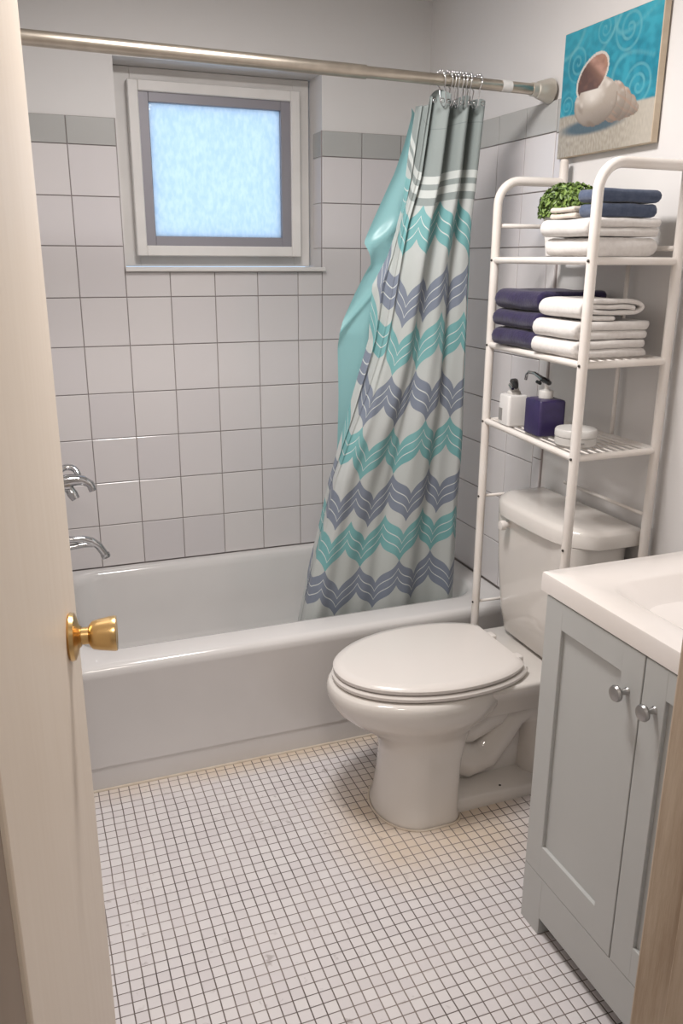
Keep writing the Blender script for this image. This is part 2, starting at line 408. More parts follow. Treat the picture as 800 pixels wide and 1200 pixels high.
# ------------------------------------------------------------------ bathtub
tub = empty('bathtub', (.54, -.39, 0), 'white alcove bathtub below the frosted window', 'bathtub')
X0, X1, YF, YB = XL+.008, W-.0085, -.787, -.0045
bm = bmesh.new(); n = 10
def rr(x0, x1, y0, y1, r, z): return rrect(x0, x1, y0, y1, r, z, n)
ix0, ix1, iy0, iy1 = XL+.055, W-.085, -.672, -.048
rg = [rr(X0, X1, YF+.012, YB, .004, .073), rr(X0, X1, YF+.002, YB, .004, .075), rr(X0, X1, YF, YB, .004, .345), rr(X0, X1, YF-.002, YB, .006, .352), rr(X0, X1, YF-.002, YB, .006, .368),
      rr(X0, X1, YF+.002, YB, .008, .378), rr(X0+.004, X1-.004, YF+.010, YB, .01, .384), rr(X0+.01, X1-.01, YF+.02, YB-.008, .015, .386),
      rr(ix0-.018, ix1+.018, iy0-.02, iy1+.016, .10, .385), rr(ix0-.006, ix1+.006, iy0-.006, iy1+.006, .11, .382), rr(ix0, ix1, iy0, iy1, .115, .374),
      rr(ix0+.006, ix1-.01, iy0+.006, iy1-.005, .115, .355), rr(ix0+.02, ix1-.06, iy0+.025, iy1-.025, .12, .22), rr(ix0+.035, ix1-.11, iy0+.04, iy1-.04, .13, .12),
      rr(ix0+.06, ix1-.15, iy0+.065, iy1-.065, .13, .085), rr(ix0+.12, ix1-.22, iy0+.13, iy1-.13, .1, .076)]
loft(bm, rg, cap0=False)
part('tub_basin', bm, M['tub'], tub, smooth=True, angle=50)
bm = bmesh.new(); box(bm, X0, X1, YF+.005, YF+.03, .0, .078, .002, seg=2); part('apron_base', bm, M['tub'], tub)
bm = bmesh.new(); tube(bm, [(X0+.01, YF+.003, .001), (X1-.01, YF+.003, .001)], .0045, 8); part('caulk_line', bm, M['caulk'], tub)
bm = bmesh.new(); lathe(bm, [(0, 0), (.03, 0), (.032, .004), (.02, .009), (0, .01)], (ix0+.016, -.36, .28), (1, 0, .05)); part('overflow_plate', bm, M['chrome'], tub, smooth=True, angle=40)
bm = bmesh.new(); lathe(bm, [(0, 0), (.026, 0), (.024, .004), (0, .002)], (ix0+.22, -.36, .0765)); part('drain', bm, M['chrome'], tub, smooth=True)

# tub spout and valve on the left alcove wall
sp = empty('tub_spout', (XL+.006, -.37, .60), 'chrome bent pipe tub spout just above the tub rim', 'faucet')
bm = bmesh.new()
pts = [(XL+.006, -.37, .622), (XL+.06, -.37, .622), (XL+.10, -.37, .619), (XL+.125, -.37, .610), (XL+.145, -.37, .592), (XL+.156, -.37, .572), (XL+.162, -.37, .560)]
tube(bm, pts, [.011, .011, .0115, .0125, .0125, .012, .012], 16)
pts = [(XL+.007, -.372, .598), (XL+.07, -.372, .598), (XL+.105, -.372, .601), (XL+.13, -.37, .596)]
tube(bm, pts, [.009, .009, .0095, .007], 14)
part('spout_pipe', bm, M['chrome'], sp, smooth=True, angle=50)
bm = bmesh.new(); lathe(bm, [(.0125, -.004), (.0145, 0), (.0145, .008), (.0125, .010)], (XL+.164, -.37, .555), (-.3, 0, 1)); part('spout_outlet', bm, M['chrome'], sp, smooth=True, angle=40)
bm = bmesh.new(); lathe(bm, [(0, 0), (.034, 0), (.034, .004), (.024, .010), (.012, .014)], (XL+.006, -.37, .61), (1, 0, 0)); part('flange', bm, M['chrome'], sp, smooth=True, angle=40)
va = empty('shower_valve', (XL+.006, -.37, .80), 'chrome shower valve with a curved lever above the tub spout', 'faucet')
bm = bmesh.new(); lathe(bm, [(0, 0), (.05, 0), (.05, .003), (.04, .010), (.025, .014), (.022, .05), (.02, .07), (0, .072)], (XL+.006, -.37, .795), (1, 0, 0)); part('escutcheon', bm, M['chrome'], va, smooth=True, angle=40)
bm = bmesh.new()
tube(bm, [(XL+.03, -.37, .80), (XL+.085, -.37, .808), (XL+.115, -.372, .806), (XL+.135, -.374, .793), (XL+.142, -.375, .772)], [.024, .019, .015, .013, .012], 16)
part('lever', bm, M['chrome'], va, smooth=True, angle=50)
bm = bmesh.new(); tube(bm, arc((XL+.075, -.36, .82), .028, -.3, 2.6, (1, 0, 0), (0, .5, .85), 8), .010, 12)
tube(bm, [(XL+.07, -.37, .79), (XL+.082, -.38, .768), (XL+.09, -.385, .752)], [.013, .016, .013], 14); part('diverter', bm, M['chrome'], va, smooth=True, angle=50)

# ------------------------------------------------------------------ shower rod, rings, curtain, liner
RY = -.76
def rodz(x): return 1.909 - .0155*(x+.12)/1.34
rod = empty('shower_rod', (.5, RY, rodz(.5)), 'brushed nickel tension rod running wall to wall over the tub', 'shower rod')
bm = bmesh.new(); tube(bm, [(XL+.007, RY, rodz(XL)), (.69, RY, rodz(.69))], .0165, 24); part('outer_tube', bm, M['rod'], rod, smooth=True, angle=50)
bm = bmesh.new(); tube(bm, [(.691, RY, rodz(.691)), (1.215, RY, rodz(1.215))], .0142, 24); lathe(bm, [(.0142, 0), (.0165, .001), (.0165, .004)], (.688, RY, rodz(.69)), (1, 0, 0)); part('inner_tube', bm, M['rod'], rod, smooth=True, angle=50)
bm = bmesh.new(); tube(bm, [(1.085, RY, rodz(1.085)), (1.115, RY, rodz(1.115))], .0148, 24); part('paper_band', bm, M['ceramic'], rod, smooth=True, angle=50)['label'] = 'pale paper band'
bm = bmesh.new(); lathe(bm, [(.0, 0), (.032, 0), (.032, .004), (.021, .042), (.0175, .044), (.0175, .06), (0, .06)], (W-.008, RY, rodz(W)), (-1, 0, 0)); part('end_flange', bm, M['flange'], rod, smooth=True, angle=40)
bm = bmesh.new(); lathe(bm, [(.0, 0), (.030, 0), (.030, .003), (.019, .014), (0, .014)], (XL+.008, RY, rodz(XL)), (1, 0, 0)); part('end_flange', bm, M['flange'], rod, smooth=True, angle=40)
proto = None
rx = [.905, .925, .938, .950, .962, .976, .990, 1.012]
for i, x in enumerate(rx):
    tilt = (-.5, -.25, .05, -.1, .15, .1, .25, .3)[i]
    if proto is None:
        proto = empty('curtain_ring', (0, 0, 0), 'thin chrome curtain hook ring with roller beads in the bunch on the rod', 'curtain ring', 'curtain rings bunched on the rod')
        bm = bmesh.new(); r0 = .020
        path = arc((0, 0, 0), r0, -.35*PI, 1.25*PI, (0, 1, 0), (0, 0, 1), 16)
        path = [Vector((0, .004, -.062)), Vector((0, .013, -.05))] + path + [Vector((0, -.013, -.055)), Vector((0, -.003, -.066)), Vector((0, .004, -.062))]
        tube(bm, path, .0014, 6); build('ring_wire', bm, M['chrome'], proto, smooth=True)
        for k in range(5):
            a = .5*PI + (k-2)*.5; bm = bmesh.new(); bmesh.ops.create_uvsphere(bm, u_segments=10, v_segments=6, radius=.0045, matrix=Matrix.Translation((0, r0*math.cos(a), r0*math.sin(a))))
            build('bead', bm, M['chrome'], proto, smooth=True)
        ring = proto
    else:
        ring = proto.copy(); C.objects.link(ring)
        for ch in list(proto.children):
            c = ch.copy(); C.objects.link(c); c.parent = ring
    ring.location = (x, RY, rodz(x)+.0005); ring.rotation_euler = (0, tilt*.35, (random.random()-.5)*.5)

def interp(tab, z):
    if z >= tab[0][0]: return tab[0][1]
    for (z0, a), (z1, b) in zip(tab, tab[1:]):
        if z1 <= z <= z0: return a + (b-a)*(z0-z)/(z0-z1)
    return tab[-1][1]
FL = [(1.86, .884), (1.662, .858), (1.541, .826), (1.414, .806), (1.295, .788), (1.179, .767), (1.066, .732), (.936, .686), (.812, .649), (.665, .625), (.535, .597), (.393, .570), (.30, .555)]
FR = [(1.851, 1.046), (1.716, 1.041), (1.578, 1.034), (1.449, 1.030), (1.336, 1.030), (1.132, 1.036), (1.029, 1.040), (.828, 1.049), (.392, 1.062), (.30, 1.065)]
BL = [(1.838, .862), (1.718, .849), (1.568, .837), (1.457, .800), (1.377, .757), (1.226, .752), (1.082, .712), (.934, .674), (.8, .645), (.6, .612), (.3, .555)]
LL = [(1.822, .866), (1.749, .843), (1.675, .813), (1.588, .767), (1.492, .717), (1.434, .737), (1.355, .697), (1.242, .647), (1.057, .658), (.799, .664), (.61, .642), (.375, .585), (.27, .56)]
LR = [(1.837, 1.050), (1.597, 1.054), (1.458, 1.062), (.952, 1.091), (.37, 1.072), (.27, 1.03)]
def ybase(z): return -.752 + .115*(1.86-z)/1.5
cur = empty('shower_curtain', (.93, -.75, 1.86), 'fabric shower curtain printed with teal and grey leaf zigzags', 'shower curtain')
NU, NV = 300, 220; ZB = .30
bm = bmesh.new(); uvl = bm.loops.layers.uv.new('UVMap'); grid = []; UV = {}
FLAP = .16
for j in range(NV+1):
    f = j/NV; row = []
    for i in range(NU+1):
        u = -FLAP + (1+FLAP)*i/NU
        # uneven top edge: fabric sags between the hooks
        uu = max(0, u)
        ztop = 1.858 + .022*math.exp(-((uu-.16)/.08)**2) + .006*math.cos(uu*2*PI*3.2+.9) - .016*max(0, (uu-.75)/.25)**2 - (.022 if u < 0 else 0)
        z = ztop + (ZB-ztop)*f
        l, r = interp(FL, z), interp(FR, z)
        cz_ = min(1, max(0, (1.86-z)/.9)); tz = min(1, max(0, (z-.55)/.45)); l += (l+.19)*.015*cz_*tz; r += (r+.19)*.026*cz_
        g_ = min(1, max(0, (1.86-z)/1.5))
        if u >= 0:
            # deep pleats at the top melting into wide soft folds lower down
            amp = .020*(1-g_)**2 + .006
            ph = 2*PI*(3.35*u + .12*math.sin(3*u+1.5))
            fy = -amp*math.cos(ph) + .012*g_*math.sin(2*PI*(2.1*u+.3)+g_*2) - .003*math.sin(2*PI*7*u+5*g_)
            x = l + (r-l)*(u + .030*(1-g_)*math.sin(ph+.6))
            y = ybase(z) + fy + .01
            x += .004*noise.noise((u*5, z*4, 1)); y += .007*noise.noise((u*6, z*3.5, 7))
            if u > .93: y += .03*((u-.93)/.07)**1.5
            y += .024*math.exp(-((u)/.03)**2)
        else:
            t = -u/FLAP; b = min(interp(BL, z) + .012*cz_*tz, l - .002)
            x = l + (b-l)*t
            y = ybase(z) + .01 + (-(.020*(1-g_)**2+.006)) + .024 + .032*math.sin(min(1, t*1.3)*PI/2) + .010*math.sin(t*PI*2.5) + .006*noise.noise((t*3, z*4, 3))
        if z < .45: y = max(y, -.664)
        hv = z + .004*noise.noise((u*3, z*2, 5))
        nmot = 3.4 + .55*min(1, max(0, (1.45-z)/.9))
        row.append((bm.verts.new((x, y, z)), (u*nmot + .30, hv - (.10*(-u)/FLAP*.9 if u < 0 else 0) + .012*math.sin(u*6))))
    grid.append(row)
for j in range(NV):
    for i in range(NU):
        q = [grid[j][i], grid[j][i+1], grid[j+1][i+1], grid[j+1][i]]
        f = bm.faces.new([a[0] for a in q])
        for lp, a in zip(f.loops, q): lp[uvl].uv = a[1]
o = part('curtain_panel', bm, M['curtain'], cur, smooth=True)
m = o.modifiers.new('t', 'SOLIDIFY'); m.thickness = .0012
bm = bmesh.new()
for i, x in enumerate(rx):
    lathe(bm, [(.004, -.0006), (.0065, 0), (.004, .0006)], (.885+.02*i, -.768-.006*(i % 2), 1.846), (0, -1, 0), 14)
part('eyelets', bm, M['chrome'], cur, smooth=True)
lin_ = empty('shower_curtain_liner', (.85, -.70, 1.84), 'sheer aqua plastic liner hanging behind the printed curtain', 'curtain liner')
bm = bmesh.new(); grid = []; NU, NV = 120, 200; ZB = .24
for j in range(NV+1):
    row = []
    for i in range(NU+1):
        u = i/NU; ztop = 1.842 - .02*abs(math.sin(u*9)); z = ztop + (ZB-ztop)*j/NV
        l, r = interp(LL, z), interp(LR, z); cz_ = min(1, max(0, (1.86-z)/.4)); l += .030*cz_*(.4 + .6*min(1, max(0, (z-.5)/.4))); r += .030*cz_; g_ = min(1, max(0, (1.86-z)/1.5))
        x = l + (r-l)*u
        y = ybase(z) + .105 - .02*(1-g_) + (.007+.006*g_)*math.sin(2*PI*3.1*u+g_*2.2) + .012*noise.noise((u*4, z*3, 11))
        cr = .06*math.exp(-((z-(1.46+.35*u))/.03)**2)*math.exp(-u*5) + .05*math.exp(-((z-(1.24+.9*u))/.025)**2)*math.exp(-u*5)
        y -= cr*.35
        y = max(y, ybase(z)+.072)
        row.append(bm.verts.new((x, y, z)))
    grid.append(row)
for j in range(NV):
    for i in range(NU): bm.faces.new((grid[j][i], grid[j][i+1], grid[j+1][i+1], grid[j+1][i]))
part('liner_sheet', bm, M['liner'], lin_, smooth=True)

# ------------------------------------------------------------------ toilet
toi = empty('toilet', (.9, -1.09, 0), 'white two-piece toilet with closed lid standing in front of the tub', 'toilet')
bm = bmesh.new()
cb_ = [(-.001, .592, .80, .128, -1.13), (.012, .590, .802, .130, -1.13), (.028, .599, .80, .124, -1.13), (.10, .608, .805, .118, -1.127), (.17, .615, .815, .112, -1.122), (.215, .608, .83, .114, -1.115),
       (.250, .572, .87, .137, -1.107), (.282, .524, .92, .160, -1.102), (.311, .493, .945, .178, -1.10), (.341, .477, .955, .187, -1.097), (.364, .474, .955, .188, -1.097), (.376, .478, .952, .184, -1.097), (.381, .482, .945, .176, -1.097)]
loft(bm, [egg(a, b, cy, w, z, ex=2.15 if z > .24 else 2.0, sq=2.4 if z > .24 else 6, fat=.10 if z > .24 else .0) for z, a, b, w, cy in cb_])
# deck under the tank
rg = [rrect(.86, 1.19, -1.20, -.98, .04, .262), rrect(.84, 1.215, -1.225, -.955, .045, .316), rrect(.84, 1.222, -1.262, -.925, .05, .361), rrect(.84, 1.224, -1.265, -.922, .05, .374), rrect(.845, 1.22, -1.26, -.927, .05, .381)]
loft(bm, rg)
# trapway, rear web and foot
tube(bm, [(.74, -1.12, .19), (.81, -1.125, .135), (.87, -1.13, .105), (.92, -1.13, .115), (.96, -1.13, .165), (1.0, -1.13, .225), (1.045, -1.13, .245), (1.085, -1.13, .215), (1.10, -1.13, .15), (1.10, -1.13, .02)], [.055, .058, .058, .056, .055, .055, .055, .055, .058, .07], 28)
rg = [rrect(.76, 1.15, -1.225, -1.0, .05, -.001), rrect(.76, 1.15, -1.225, -1.0, .05, .022), rrect(.765, 1.14, -1.215, -1.01, .05, .034), rrect(.77, 1.13, -1.14, -1.08, .025, .045), rrect(.78, 1.12, -1.125, -1.095, .012, .28)]
loft(bm, rg)
tube(bm, [(.78, -1.13, .25), (.86, -1.135, .235), (.94, -1.135, .25), (1.02, -1.13, .30)], [.075, .07, .055, .035], 20)
o = part('toilet_bowl', bm, M['porc'], toi, smooth=True, angle=60)
for x, y in ((.86, -1.185), (.945, -1.20)):
    bm = bmesh.new(); lathe(bm, [(0, -.003), (.004, 0), (.0035, .003), (0, .004)], (x, y, .034)); part('floor_bolt', bm, M['screw'], toi, smooth=True)
bm = bmesh.new(); o_ = egg(.588, .804, -1.13, .132, 0, ex=2, sq=6, fat=0); tube(bm, [(p[0], p[1], .001) for p in o_] + [(o_[0][0], o_[0][1], .001)], .0035, 8)
part('caulk_ring', bm, M['caulk'], toi, smooth=True)
def seat_ring(x0, x1, w, z, xe):
    """egg outline, cut straight at the hinge end"""
    r = egg(x0, x1, -1.092, w, z, n=72, ex=2.1, sq=2.3, fat=.08)
    return [(min(p[0], xe), p[1], p[2]-.014) for p in r]
bm = bmesh.new()
loft(bm, [seat_ring(.500, 1.035, .182, .398, .992), seat_ring(.492, 1.043, .190, .402, .998), seat_ring(.490, 1.044, .192, .411, 1.0), seat_ring(.495, 1.04, .187, .417, .996)])
part('toilet_seat', bm, M['seat'], toi, smooth=True, angle=40)
bm = bmesh.new()
loft(bm, [seat_ring(.500, 1.025, .182, .4195, .978), seat_ring(.494, 1.032, .188, .422, .983), seat_ring(.493, 1.033, .189, .431, .985), seat_ring(.500, 1.027, .182, .4385, .979), seat_ring(.52, 1.01, .163, .4415, .963)])
part('toilet_lid', bm, M['seat'], toi, smooth=True, angle=40)
for y in (-1.165, -1.025):
    bm = bmesh.new(); box(bm, .98, 1.006, y-.016, y+.016, .3805, .417, .005, seg=3); part('hinge', bm, M['seat'], toi, smooth=True, angle=50)
bm = bmesh.new(); TC = -1.105
def tank_ring(x0, w, z, r=.055): return rrect(x0, 1.232, TC-w, TC+w, r, z, 10)
loft(bm, [tank_ring(1.085, .150, .382, .04), tank_ring(1.072, .166, .398, .045), tank_ring(1.060, .182, .47), tank_ring(1.050, .192, .60), tank_ring(1.045, .200, .755)])
part('tank', bm, M['porc'], toi, smooth=True, angle=50)
bm = bmesh.new()
def lid_ring(g_, z):
    o = []; x1 = 1.238 - g_; n_ = 40
    for i in range(n_+1):
        t = -1 + 2*i/n_; w = .222 - g_
        o.append((1.028 + g_ + .075*abs(t)**4.6, TC + w*t, z))
    o += [(x1, TC+.222-g_, z), (x1, TC-.222+g_, z)]
    return o[::-1]
loft(bm, [lid_ring(.010, .752), lid_ring(.001, .757), lid_ring(0, .790), lid_ring(.006, .799), lid_ring(.018, .803), lid_ring(.05, .805)])
part('tank_lid', bm, M['porc'], toi, smooth=True, angle=55)
bm = bmesh.new(); lathe(bm, [(0, 0), (.014, 0), (.013, .006), (.008, .008), (.008, .018), (.013, .02), (.0145, .028), (.012, .036), (0, .038)], (1.052, -1.003, .735), (-1, 0, 0)); part('flush_lever', bm, M['seat'], toi, smooth=True, angle=40)

# ------------------------------------------------------------------ over-toilet rack
rk = empty('storage_rack', (1.12, -1.11, 0), 'white tubular metal three-shelf rack straddling the toilet', 'rack')
PA, PB, PC, PD = (1.032, -.868), (1.222, -.880), (.982, -1.354), (1.222, -1.345)
SZ = (1.447, 1.222, 1.008)
pr_ = .0118
for (f, b, zt) in ((PA, PB, 1.648), (PC, PD, 1.648)):
    bm = bmesh.new(); f3, b3 = Vector((*f, 0)), Vector((*b, 0)); dd = (b3-f3).normalized(); rb = .06
    path = [f3 + Vector((0, 0, 0)), f3 + Vector((0, 0, .5)), f3 + Vector((0, 0, zt-rb))] + arc(f3 + dd*rb + Vector((0, 0, zt-rb)), rb, PI, PI/2, dd, (0, 0, 1), 8)[1:] + [b3 - dd*.008 + Vector((0, 0, zt))]
    tube(bm, path, pr_, 16); part('front_pole', bm, M['white_metal'], rk, smooth=True, angle=50)
    bm = bmesh.new(); zz = 1.70 if b is PB else 1.73
    tube(bm, [b3 + Vector((0, 0, 1.447 if b is PB else 0)), b3 + Vector((0, 0, zz))], pr_, 16); lathe(bm, [(pr_, 0), (pr_*.8, .006), (0, .008)], b3 + Vector((0, 0, zz))); part('rear_pole', bm, M['white_metal'], rk, smooth=True, angle=50)
    for z in ((.785, .450) if f is PA else (.450,)):
        bm = bmesh.new(); tube(bm, [f3 + Vector((0, 0, z)), b3 + Vector((0, 0, z))], .0045, 10); part('side_bar', bm, M['white_metal'], rk, smooth=True)
bm = bmesh.new(); tube(bm, [(PA[0], PA[1], 1.535), (PB[0], PB[1], 1.535)], .006, 10); part('guard_rail', bm, M['white_metal'], rk, smooth=True)
bm = bmesh.new(); tube(bm, [(PB[0], PB[1], 1.475), (PD[0], PD[1], 1.475)], .006, 10); part('back_rail', bm, M['white_metal'], rk, smooth=True)
bm = bmesh.new(); tube(bm, [(1.226, -1.175, .99), (1.226, -1.175, 1.45)], .0055, 10); part('back_brace', bm, M['white_metal'], rk, smooth=True)
bm = bmesh.new(); tube(bm, [(1.222, -1.0, .842), (PD[0], PD[1], .842)], .0045, 10); part('back_bar', bm, M['white_metal'], rk, smooth=True)
for z in SZ:
    bm = bmesh.new(); cs = [Vector((*p, z)) for p in (PA, PC, PD, PB)]
    for a, b in zip(cs, cs[1:] + cs[:1]): tube(bm, [a, b], .0085, 12)
    for k in range(1, 10):
        t = k/10; a = cs[0].lerp(cs[3], t); b = cs[1].lerp(cs[2], t); tube(bm, [a + Vector((0, 0, .004)), b + Vector((0, 0, .004))], .0026, 8)
    part('shelf', bm, M['white_metal'], rk, smooth=True, angle=50)
for p in (PA, PC):
    for z in SZ + (.785, .450):
        bm = bmesh.new(); lathe(bm, [(0, 0), (.0034, 0), (.003, .0012), (0, .0016)], (p[0]-pr_+.0002-.0004, p[1]-.003, z), (-1, -.35, 0), 12); part('screw', bm, M['screw'], rk, smooth=True)

# ------------------------------------------------------------------ folded towels
def strip_profile(cl, t):
    """offset a centreline (list of 2-tuples) by +-t/2 into a closed outline with rounded ends"""
    L_, R_ = [], []; n = len(cl)
    for i, p in enumerate(cl):
        a = cl[max(0, i-1)]; b = cl[min(n-1, i+1)]; dx, dy = b[0]-a[0], b[1]-a[1]; m = math.hypot(dx, dy) or 1
        nx, ny = -dy/m, dx/m; L_.append((p[0]+nx*t/2, p[1]+ny*t/2)); R_.append((p[0]-nx*t/2, p[1]-ny*t/2))
    def endcap(p, q, r):  # from q to r around p
        a0 = math.atan2(q[1]-p[1], q[0]-p[0]); return [(p[0]+t/2*math.cos(a0-PI*k/5), p[1]+t/2*math.sin(a0-PI*k/5)) for k in range(1, 5)]
    return L_, R_, endcap(cl[-1], L_[-1], R_[-1]), endcap(cl[0], R_[0], L_[0])
def hairpin(w, h, layers=2):
    """centreline of a towel folded in a serpentine; first fold at the -x side"""
    t = h/layers; cl = []; x0, x1 = t/2, w - t/2
    for k in range(layers):
        z = h - t/2 - k*t; xs = [x1 - (x1-x0)*i/14 for i in range(15)]
        if k % 2: xs = xs[::-1]
        if k == 0: xs = xs
        cl += [(x, z) for x in xs]
        if k < layers-1:
            c = x0 if k % 2 == 0 else x1; s_ = -1 if k % 2 == 0 else 1
            cl += [(c + s_*t/2*math.sin(a), z - t/2 + t/2*math.cos(a)) for a in [PI*i/6 for i in range(1, 6)]]
    return cl, t*.97
def spiral(w, h, turns=1.75):
    t = h/4.6; cl = []; N = 110
    for i in range(N+1):
        a = turns*2*PI*(1-i/N); rr_ = (h/2 - t/2) * (1 - (1-(1-i/N))*.0) ; k = 1 - (i/N)*.0
        s_ = (1-i/N); ry = (h/2-t/2)*(.02+.98*s_); rx_ = (w/2-t/2)*(.55+.45*s_)
        sx = math.copysign(abs(math.cos(a))**.45, math.cos(a)); sz = math.copysign(abs(math.sin(a))**.8, math.sin(a))
        cl.append((w/2 + rx_*sx, h/2 + ry*sz))
    return cl, t*.9
def towel(name, x0, y0, y1, z0, w, h, m, label, group, kind='fold', layers=2, seed=0, sag=.0025, amp=.0016, rz=0, cat='towel'):
    e = empty(name, (x0 + w/2, (y0+y1)/2, z0), label, cat, group, rz)
    if kind == 'fold': cl, t = hairpin(w, h, layers)
    else: cl, t = spiral(w, h)
    bm = bmesh.new()
    L_, R_, c1, c0 = strip_profile(cl, t); outl = L_ + c1 + R_[::-1] + c0; no = len(outl)
    ny = 34; Ln = y1 - y0; rings = []
    for j in range(ny+1):
        f = j/ny; y = -Ln/2 + Ln*f
        e_ = min(1, min(f, 1-f)*Ln/.006); e_ = math.sqrt(max(0, 1-(1-e_)**2)); tt = t*(.45+.55*e_)
        La, Ra, ca, cc = strip_profile(cl, tt); ol = La + ca + Ra[::-1] + cc
        r = []
        for (x, z) in ol:
            q = (x*22+seed*3.1, y*16, z*40+seed); dx = noise.noise(q)*amp*1.6; dz = noise.noise((q[0]+9, q[1]+5, q[2]))*amp - sag*(math.sin(PI*f)*.6)*(z/h)
            yy = y + noise.noise((x*14+seed, z*60, seed*2.0))*.003*(1 if f > .5 else -1)*(abs(f-.5)*2)**3
            xx = x + (.004*math.sin(z*70+seed*2)*(x/w) if layers > 1 else 0)
            r.append((xx - w/2 + dx, yy, max(0.0004, z + dz)))
        rings.append(r)
    V = [[bm.verts.new(p) for p in r] for r in rings]
    for a, b in zip(V, V[1:]):
        for k in range(no): bm.faces.new((a[k], a[(k+1) % no], b[(k+1) % no], b[k]))
    nL = len(L_)
    for r, inv in ((V[0], False), (V[-1], True)):      # end faces as quads between the two sides of the strip
        Ls = r[:nL]; Rs = r[nL+len(c1):nL+len(c1)+nL][::-1]
        for k in range(nL-1):
            q = (Ls[k], Ls[k+1], Rs[k+1], Rs[k]); bm.faces.new(q if inv else q[::-1])
        c1v = r[nL:nL+len(c1)]; bm.faces.new([Ls[-1]] + c1v + [Rs[-1]]); c0v = r[nL+len(c1)+nL:]; bm.faces.new([Rs[0]] + c0v + [Ls[0]])
    o = build('folded_cloth', bm, m, e, smooth=True, angle=70)
    return e
s0, s1, s2 = (z+.0095 for z in SZ)
gw, gp, gt = 'white towels on the middle shelf', 'dark purple towels on the middle shelf', 'white towels on the top shelf'
zz = s1
for i, (h, k, x, lab) in enumerate(((.040, 'fold', .992, 'white folded towel, bottom of the three on the middle shelf'), (.042, 'fold', .994, 'white folded towel, middle of the three on the middle shelf'), (.056, 'roll', .992, 'thick loosely rolled white towel topping the middle shelf pile'))):
    towel('folded_towel', x, -1.312+.004*i, -1.137, zz, .205 if i else .20, h, M['twhite'], lab, gw, k, 2, i+1); zz += h+.0005
zz = s1
for i, (h, x, lab) in enumerate(((.047, .996, 'dark purple towel, bottom of the dark pile on the middle shelf'), (.045, .998, 'dark purple towel, middle of the dark pile on the middle shelf'), (.050, 1.004, 'dark purple towel, top of the dark pile on the middle shelf'))):
    towel('folded_towel', x+.012, -1.132, -.925+.004*i, zz, .195, h, M['tpurple'], lab, gp, 'fold', 2, i+5, amp=.003); zz += h+.0008
zz = s0
for i, (h, lab) in enumerate(((.042, 'white folded towel lying directly on the top shelf'), (.040, 'white folded towel under the blue cloths on the top shelf'))):
    towel('folded_towel', 1.0-.004*i, -1.318, -1.142+.006*i, zz, .19+.004*i, h, M['twhite'], lab, gt, 'fold', 2 if i else 1, i+11); zz += h+.0006
ztop = zz
for i, (h, x, w, lab) in enumerate(((.031, 1.015, .165, 'slate blue folded cloth lying between white towels and another blue cloth'), (.029, 1.012, .178, 'slate blue folded cloth on the very top of the shelf pile'))):
    towel('folded_cloth', x, -1.314, -1.243+.006*i, zz, w, h, M['tblue'], lab, 'blue cloths on the top shelf', 'fold', 1, i+21, amp=.002, cat='cloth'); zz += h+.0005
zz = ztop
for i, (h, x, w, lab) in enumerate(((.013, 1.010, .15, 'beige folded cloth, lower of the two beside the plant'), (.012, 1.006, .15, 'beige folded cloth, upper of the two beside the plant'))):
    towel('folded_cloth', x, -1.238, -1.140-.004*i, zz, w, h, M['tbeige'], lab, 'beige cloths on the top shelf', 'fold', 1, i+31, amp=.0015, cat='cloth'); zz += h+.0005

# ------------------------------------------------------------------ potted plant
pp = Vector((1.105, -1.088, s0))
pl = empty('potted_plant', pp, 'small leafy green plant in a white square pot on the top shelf', 'plant')
bm = bmesh.new(); px, py = pp.x, pp.y
def sq(r, z): return rrect(px-r, px+r, py-r*.98, py+r*.98, .006, z, 4)
loft(bm, [sq(.037, s0), sq(.039, s0+.002), sq(.048, s0+.098), sq(.0485, s0+.100), sq(.045, s0+.100), sq(.043, s0+.085)], cap1=True); part('pot', bm, M['pot'], pl)
bm = bmesh.new(); loft(bm, [sq(.0425, s0+.0855), sq(.0425, s0+.089)]); part('soil', bm, M['soil'], pl)
bm = bmesh.new()
for k in range(40):
    a, b = random.random()*2*PI, random.random()*1.1; d_ = Vector((math.sin(b)*math.cos(a), math.sin(b)*math.sin(a), math.cos(b)))
    p0 = Vector((px+d_.x*.02, py+d_.y*.02, s0+.092)); tube(bm, [p0, p0+d_*.03+Vector((0, 0, .004)), p0+Vector((d_.x*.06, d_.y*.06, d_.z*.065))], .0011, 5)
part('stems', bm, M['stem'], pl, smooth=True)
bm = bmesh.new(); rnd = bm.faces.layers.float.new('rnd')
for k in range(2300):
    a = random.random()*2*PI; cz = -.45 + 1.45*random.random(); sr = math.sqrt(max(0, 1-cz*cz)) if cz < 1 else 0
    rr_ = .62 + .38*random.random()**.5 + .10*noise.noise((math.cos(a)*2, math.sin(a)*2, cz*2))
    c = Vector((px + .076*sr*math.cos(a)*rr_, py + .080*sr*math.sin(a)*rr_, s0 + .116 + .056*cz*rr_))
    n_ = (c - Vector((px, py, s0+.09))).normalized(); n_ = (n_ + Vector((random.gauss(0, .5), random.gauss(0, .5), random.gauss(0, .4)))).normalized()
    t = n_.cross(Vector((random.random()-.5, random.random()-.5, random.random()-.5))).normalized(); w_ = n_.cross(t)
    l, w = .0052+.003*random.random(), .0028+.0012*random.random(); v = []
    for (a_, b_, c_) in ((-1, 0, 0), (-.3, .9, .25), (.5, .75, .2), (1, 0, -.1), (.5, -.75, .2), (-.3, -.9, .25)): v.append(bm.verts.new(c + t*l*a_ + w_*w*b_ + n_*w*c_))
    rv = random.random()
    for q in ((0, 1, 2, 3), (0, 3, 4, 5)):
        f = bm.faces.new([v[i] for i in q]); f[rnd] = rv*.8 + .2*rr_
part('foliage', bm, M['leaf'], pl, recalc=False)

